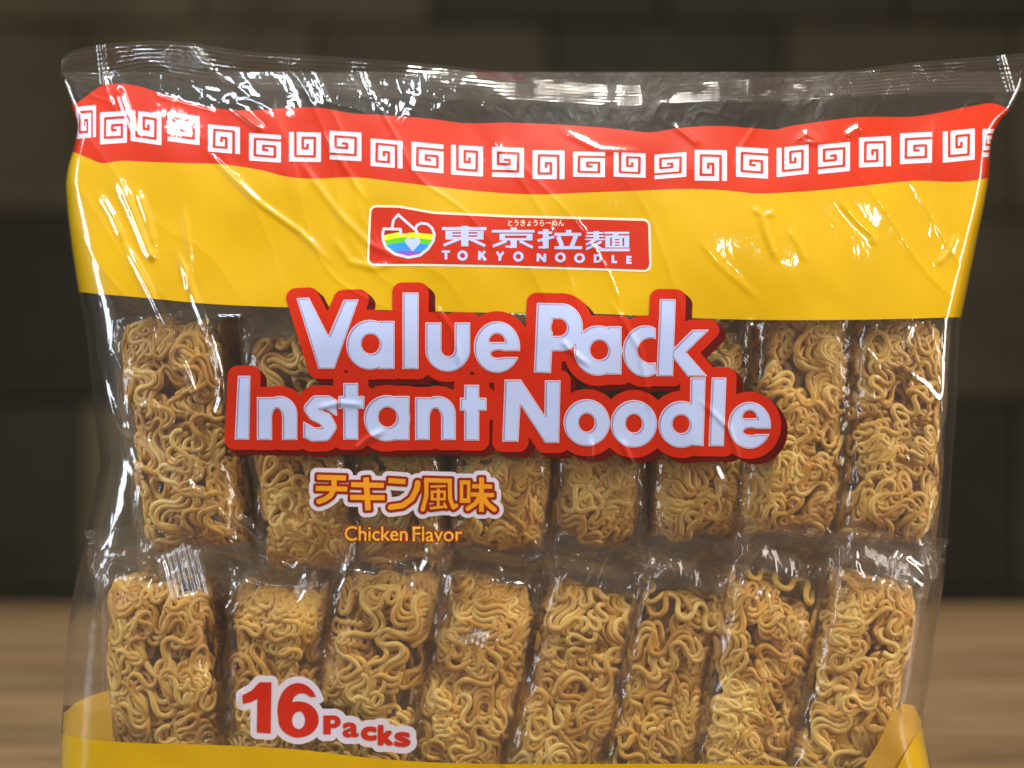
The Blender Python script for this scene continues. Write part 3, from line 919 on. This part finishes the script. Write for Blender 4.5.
# centre of the front face (px), half size (px), lean (deg, clockwise), turn (deg), label
G_P = 'small noodle packs inside the bag'
PACKS = [
    (170, 433, 55, 116, -7, -11, 8, 'noodle pack at the left end of the upper row'),
    (293, 450, 49, 114, -5, -7, 7, 'upper row noodle pack behind the word Instant, second pack from the left edge'),
    (393, 452, 47, 116, -2, -5, 9, 'upper row noodle pack behind the orange katakana and the words Chicken Flavor'),
    (503, 436, 50, 110, 1, 4, 7, 'upper row noodle pack just right of the orange flavour lettering'),
    (604, 434, 47, 110, 2, 5, 9, 'upper row noodle pack below the two round letters o of Noodle'),
    (707, 430, 49, 107, 1, 7, 8, 'upper row noodle pack mostly covered by the letters dle of Noodle'),
    (804, 425, 53, 111, 3, 8, 6, 'upper row noodle pack just right of the red headline plate'),
    (902, 430, 50, 113, 4, 10, 7, 'noodle pack at the right end of the upper row, under the yellow band corner'),
    (151, 690, 57, 108, -5, -10, 7, 'noodle pack at the left end of the lower row, left of the number 16'),
    (270, 694, 52, 104, 4, -6, 8, 'lower row noodle pack standing behind the large number 16'),
    (368, 690, 53, 116, 9, -4, 6, 'lower row noodle pack behind the red word Packs'),
    (472, 692, 51, 108, 11, 3, 7, 'lower row noodle pack just right of the word Packs, third before the bag centre'),
    (573, 698, 49, 106, 14, 5, 8, 'lower row noodle pack leaning right, second to the right of the word Packs'),
    (668, 698, 49, 108, 13, 6, 8, 'lower row noodle pack under the letter d of Noodle, third from the right end'),
    (766, 688, 52, 110, 12, 8, 7, 'lower row noodle pack second from the right end, leaning right'),
    (864, 690, 51, 110, 13, 10, 7, 'noodle pack at the right end of the lower row'),
]
TABS = [(8, 184, 573, 40, 46, -14), (9, 303, 588, 13, 18, 25), (15, 905, 566, 34, 30, 30), (11, 462, 634, 52, 16, 12)]
for i, (uc, vc, hw, hh, lean, turn, dep, lab) in enumerate(PACKS):
    dd = -dep * MM
    k = S * (D - dd) / D / MM          # mm per px there
    a, b, c = (hw + 2) * k, (hh + 3) * k, 29.0
    ctr = P(np.array(float(uc)), np.array(float(vc)), np.array(dd))
    e = empty('noodle_pack', lab, 'noodle pack', tuple(ctr), G_P)
    e.rotation_euler = (0, math.radians(lean), math.radians(turn))
    noodle_block(100 + 17 * i, a - 1.0, b, c, e)
    wr = wrapper(100 + 17 * i, a - 1.0, b, c, e)
    # end seals of a few inner wrappers that are squeezed flat against the outer film
    for ti, tu, tv, tw, th_, rot in TABS:
        if ti != i:
            continue
        A_, B_ = np.meshgrid(np.linspace(-1, 1, 70), np.linspace(-1, 1, 50))
        B2 = B_ + 0.16 * np.sin(A_ * 9) * (A_ > 0.2)
        cr_, sr_ = math.cos(math.radians(rot)), math.sin(math.radians(rot))
        uu = tu + (A_ * tw * cr_ - B2 * th_ * sr_) * 0.5; vv = tv + (A_ * tw * sr_ + B2 * th_ * cr_) * 0.5
        dz = -7.5 + (uu - tu) * 0.4 * 0.2 + (vv - tv) * 0.4 * 0.42 + 0.28 * np.sin(A_ * math.pi * tw / 5.6) + 0.8 * vnoise(A_ * 1.3 + ti, B_ * 1.3, 44)
        w3 = P(uu, vv, dz * MM).reshape(-1, 3)
        mw = Matrix.Translation(e.location) @ e.rotation_euler.to_matrix().to_4x4()
        inv = np.array(mw.inverted())
        loc = w3 @ inv[:3, :3].T + inv[:3, 3]
        mesh_obj('crimp_seal', loc, None, M_tab, wr, quads=grid_quads(50, 70))

# ------------------------------------------------------------------ table
m, nt, out = new_mat('table_wood')
p = nd(nt, 'ShaderNodeBsdfPrincipled', Roughness=0.45)
tc = nd(nt, 'ShaderNodeTexCoord'); mp = nd(nt, 'ShaderNodeMapping'); mp.inputs['Scale'].default_value = (0.9, 9.0, 9.0)
n = nd(nt, 'ShaderNodeTexNoise', Scale=1.7, Detail=6.0, Roughness=0.66, Distortion=0.9)
n2 = nd(nt, 'ShaderNodeTexNoise', Scale=9.0, Detail=5.0, Distortion=1.0)
nt.links.new(tc.outputs['Object'], mp.inputs[0]); nt.links.new(mp.outputs[0], n.inputs['Vector']); nt.links.new(mp.outputs[0], n2.inputs['Vector'])
cr = nd(nt, 'ShaderNodeValToRGB')
e = cr.color_ramp.elements
e[0].position = 0.3; e[0].color = srgb(88, 70, 49); e[1].position = 0.7; e[1].color = srgb(156, 127, 91)
nt.links.new(n.outputs[0], cr.inputs[0])
mx = nd(nt, 'ShaderNodeMix', data_type='RGBA', blend_type='MULTIPLY'); mx.inputs[0].default_value = 0.6
cr2 = nd(nt, 'ShaderNodeValToRGB'); cr2.color_ramp.elements[0].position = 0.35; cr2.color_ramp.elements[0].color = (0.55, 0.5, 0.45, 1); cr2.color_ramp.elements[1].position = 0.6
nt.links.new(n2.outputs[0], cr2.inputs[0]); nt.links.new(cr.outputs[0], mx.inputs[6]); nt.links.new(cr2.outputs[0], mx.inputs[7])
nt.links.new(mx.outputs[2], p.inputs['Base Color'])
bp = nd(nt, 'ShaderNodeBump', Strength=0.2, Distance=0.001); nt.links.new(n2.outputs[0], bp.inputs['Height']); nt.links.new(bp.outputs[0], p.inputs['Normal'])
nt.links.new(p.outputs[0], out.inputs[0]); M_wood = m


def box_mesh(boxes):
    V_, F_ = [], []
    for x0, y0, z0, x1, y1, z1 in boxes:
        o = len(V_)
        V_ += [(x0, y0, z0), (x1, y0, z0), (x1, y1, z0), (x0, y1, z0), (x0, y0, z1), (x1, y0, z1), (x1, y1, z1), (x0, y1, z1)]
        F_ += [(o, o + 3, o + 2, o + 1), (o + 4, o + 5, o + 6, o + 7), (o, o + 1, o + 5, o + 4), (o + 1, o + 2, o + 6, o + 5), (o + 2, o + 3, o + 7, o + 6), (o + 3, o, o + 4, o + 7)]
    return V_, F_


table = empty('wooden_table', 'pale brown wooden tabletop with long grain under the bag', 'table', (0, 0.2, -0.012))
table.rotation_euler = (0, 0, math.radians(-0.5))
ZT = 0.0
planks = []
yy = -0.62
for w_ in (0.19, 0.2, 0.18, 0.21, 0.19, 0.19):
    planks.append((-1.4, yy, -0.036, 1.4, min(yy + w_ - 0.0015, 0.545), ZT)); yy += w_
Vb, Fb = box_mesh(planks)
tb = mesh_obj('tabletop', Vb, Fb, M_wood, table, smooth=False)
bm_ = tb.modifiers.new('bevel', 'BEVEL'); bm_.width = 0.002; bm_.segments = 2
Vb, Fb = box_mesh([(-1.38, 0.50, -0.12, 1.38, 0.525, -0.0365), (-1.38, -0.6, -0.12, 1.38, -0.575, -0.0365)])
mesh_obj('apron', Vb, Fb, M_wood, table, smooth=False)
for sx in (-1.36, 1.29):
    for sy in (-0.57, 0.43):
        Vb, Fb = box_mesh([(sx, sy, -0.75, sx + 0.07, sy + 0.07, -0.0368)])
        mesh_obj('leg', Vb, Fb, M_wood, table, smooth=False)

# ------------------------------------------------------------------ wall of dark stone blocks
m, nt, out = new_mat('dark_stone')
p = nd(nt, 'ShaderNodeBsdfPrincipled', Roughness=0.75)
ge = nd(nt, 'ShaderNodeNewGeometry'); tc = nd(nt, 'ShaderNodeTexCoord')
n = nd(nt, 'ShaderNodeTexNoise', Scale=6.0, Detail=5.0)
nt.links.new(tc.outputs['Object'], n.inputs['Vector'])
cr = nd(nt, 'ShaderNodeValToRGB'); e = cr.color_ramp.elements
e[0].position = 0.0; e[0].color = srgb(42, 35, 17); e[1].position = 1.0; e[1].color = srgb(112, 101, 70)
k = e.new(0.55); k.color = srgb(60, 51, 33)
nt.links.new(ge.outputs['Random Per Island'], cr.inputs[0])
mx = nd(nt, 'ShaderNodeMix', data_type='RGBA', blend_type='MULTIPLY'); mx.inputs[0].default_value = 1.0
cr2 = nd(nt, 'ShaderNodeValToRGB'); cr2.color_ramp.elements[0].position = 0.3; cr2.color_ramp.elements[0].color = (0.5, 0.47, 0.42, 1); cr2.color_ramp.elements[1].position = 0.75
nt.links.new(n.outputs[0], cr2.inputs[0]); nt.links.new(cr.outputs[0], mx.inputs[6]); nt.links.new(cr2.outputs[0], mx.inputs[7])
nt.links.new(mx.outputs[2], p.inputs['Base Color'])
bp = nd(nt, 'ShaderNodeBump', Strength=0.5, Distance=0.01); nt.links.new(n.outputs[0], bp.inputs['Height']); nt.links.new(bp.outputs[0], p.inputs['Normal'])
nt.links.new(p.outputs[0], out.inputs[0]); M_stone = m
m, nt, out = new_mat('dark_mortar')
p = nd(nt, 'ShaderNodeBsdfPrincipled', Roughness=0.9); p.inputs['Base Color'].default_value = srgb(44, 38, 25)
nt.links.new(p.outputs[0], out.inputs[0]); M_mort = m

r_ = random.Random(5)
boxes = []
row = 0
z = -1.20
YW = 2.0
while z < 2.2:
    hgt = 0.34
    x = -3.5 + (0.21 if row % 2 else 0.0)
    while x < 3.4:
        w_ = 0.42
        boxes.append((x, YW - 0.014 - 0.012 * r_.random(), z, x + w_ - 0.005, YW + 0.05, z + hgt - 0.005))
        x += w_
    z += hgt; row += 1
nblk = len(boxes)
boxes.append((-3.7, YW, -1.22, 3.7, YW + 0.12, 2.3))
Vb, Fb = box_mesh(boxes)
wall = mesh_obj('stone_wall', Vb, Fb, [M_stone, M_mort], None, smooth=False, mat_idx=[0] * (6 * nblk) + [1] * 6)
wall['label'] = 'dark brown stone block wall out of focus behind the table'; wall['category'] = 'wall'
bm_ = wall.modifiers.new('bevel', 'BEVEL'); bm_.width = 0.006; bm_.segments = 2

# ------------------------------------------------------------------ light and camera
def area(name, loc, target, sx, sy, power, col):
    l = bpy.data.lights.new(name, 'AREA'); l.shape = 'RECTANGLE'; l.size = sx; l.size_y = sy; l.energy = power; l.color = col
    o = bpy.data.objects.new(name, l); COL.objects.link(o); o.location = loc
    o.rotation_euler = (Vector(target) - Vector(loc)).to_track_quat('-Z', 'Y').to_euler()
    return o


area('left_key_light', (-1.15, -0.42, 0.62), (0, 0, 0.2), 0.38, 0.95, 11.5, (0.80, 0.90, 1.0))  # unseen cool key, stretched tall so the film creases glint
area('right_fill_light', (1.15, -0.45, 0.58), (0, 0, 0.2), 0.36, 0.85, 12.5, (1.0, 0.93, 0.82))  # unseen warm fill from the right, also made tall for crease glints
area('ceiling_lamp', (0.12, -0.30, 1.36), (0, 0.05, 0.2), 0.2, 0.2, 10.5, (1.0, 0.95, 0.86))
area('seal_glint_light', (-0.38, -0.45, 1.28), (0, 0, 0.2), 0.5, 0.05, 2.3, (0.78, 0.88, 1.0))  # added unseen strip that puts glints on the seal's ribs
area('film_glint_light', (0.38, -1.05, 1.05), (0, 0, 0.2), 0.06, 0.06, 0.5, (1.0, 0.96, 0.9))  # small added light, there only for glints on the film
area('table_fill_light', (0.25, 0.35, 1.3), (0.05, 0.25, 0.0), 0.3, 0.3, 4.0, (1.0, 0.90, 0.74))  # added unseen fill to brighten the table behind the bag

w = bpy.data.worlds.new('World'); SC.world = w; w.use_nodes = True
w.node_tree.nodes['Background'].inputs[0].default_value = (1.0, 0.88, 0.74, 1)
w.node_tree.nodes['Background'].inputs[1].default_value = 0.07

cam = bpy.data.cameras.new('camera'); co = bpy.data.objects.new('camera', cam); COL.objects.link(co)
co.location = (0, -D, CAMZ); co.rotation_euler = (math.pi / 2, 0, 0)
cam.lens = 50; cam.sensor_width = 36; cam.clip_start = 0.02; cam.clip_end = 50
cam.dof.use_dof = True; cam.dof.focus_distance = D + 0.012; cam.dof.aperture_fstop = 3.3
SC.camera = co

SC.view_settings.view_transform = 'Standard'; SC.view_settings.look = 'None'
SC.view_settings.exposure = 0.55; SC.view_settings.gamma = 1
SC.render.engine = 'CYCLES'
c = SC.cycles
c.max_bounces = 12; c.diffuse_bounces = 3; c.glossy_bounces = 3; c.transmission_bounces = 4; c.transparent_max_bounces = 40
c.caustics_reflective = False; c.caustics_refractive = False
c.sample_clamp_indirect = 4.0
c.use_denoising = True
try:
    c.denoiser = 'OPENIMAGEDENOISE'
except Exception:
    pass
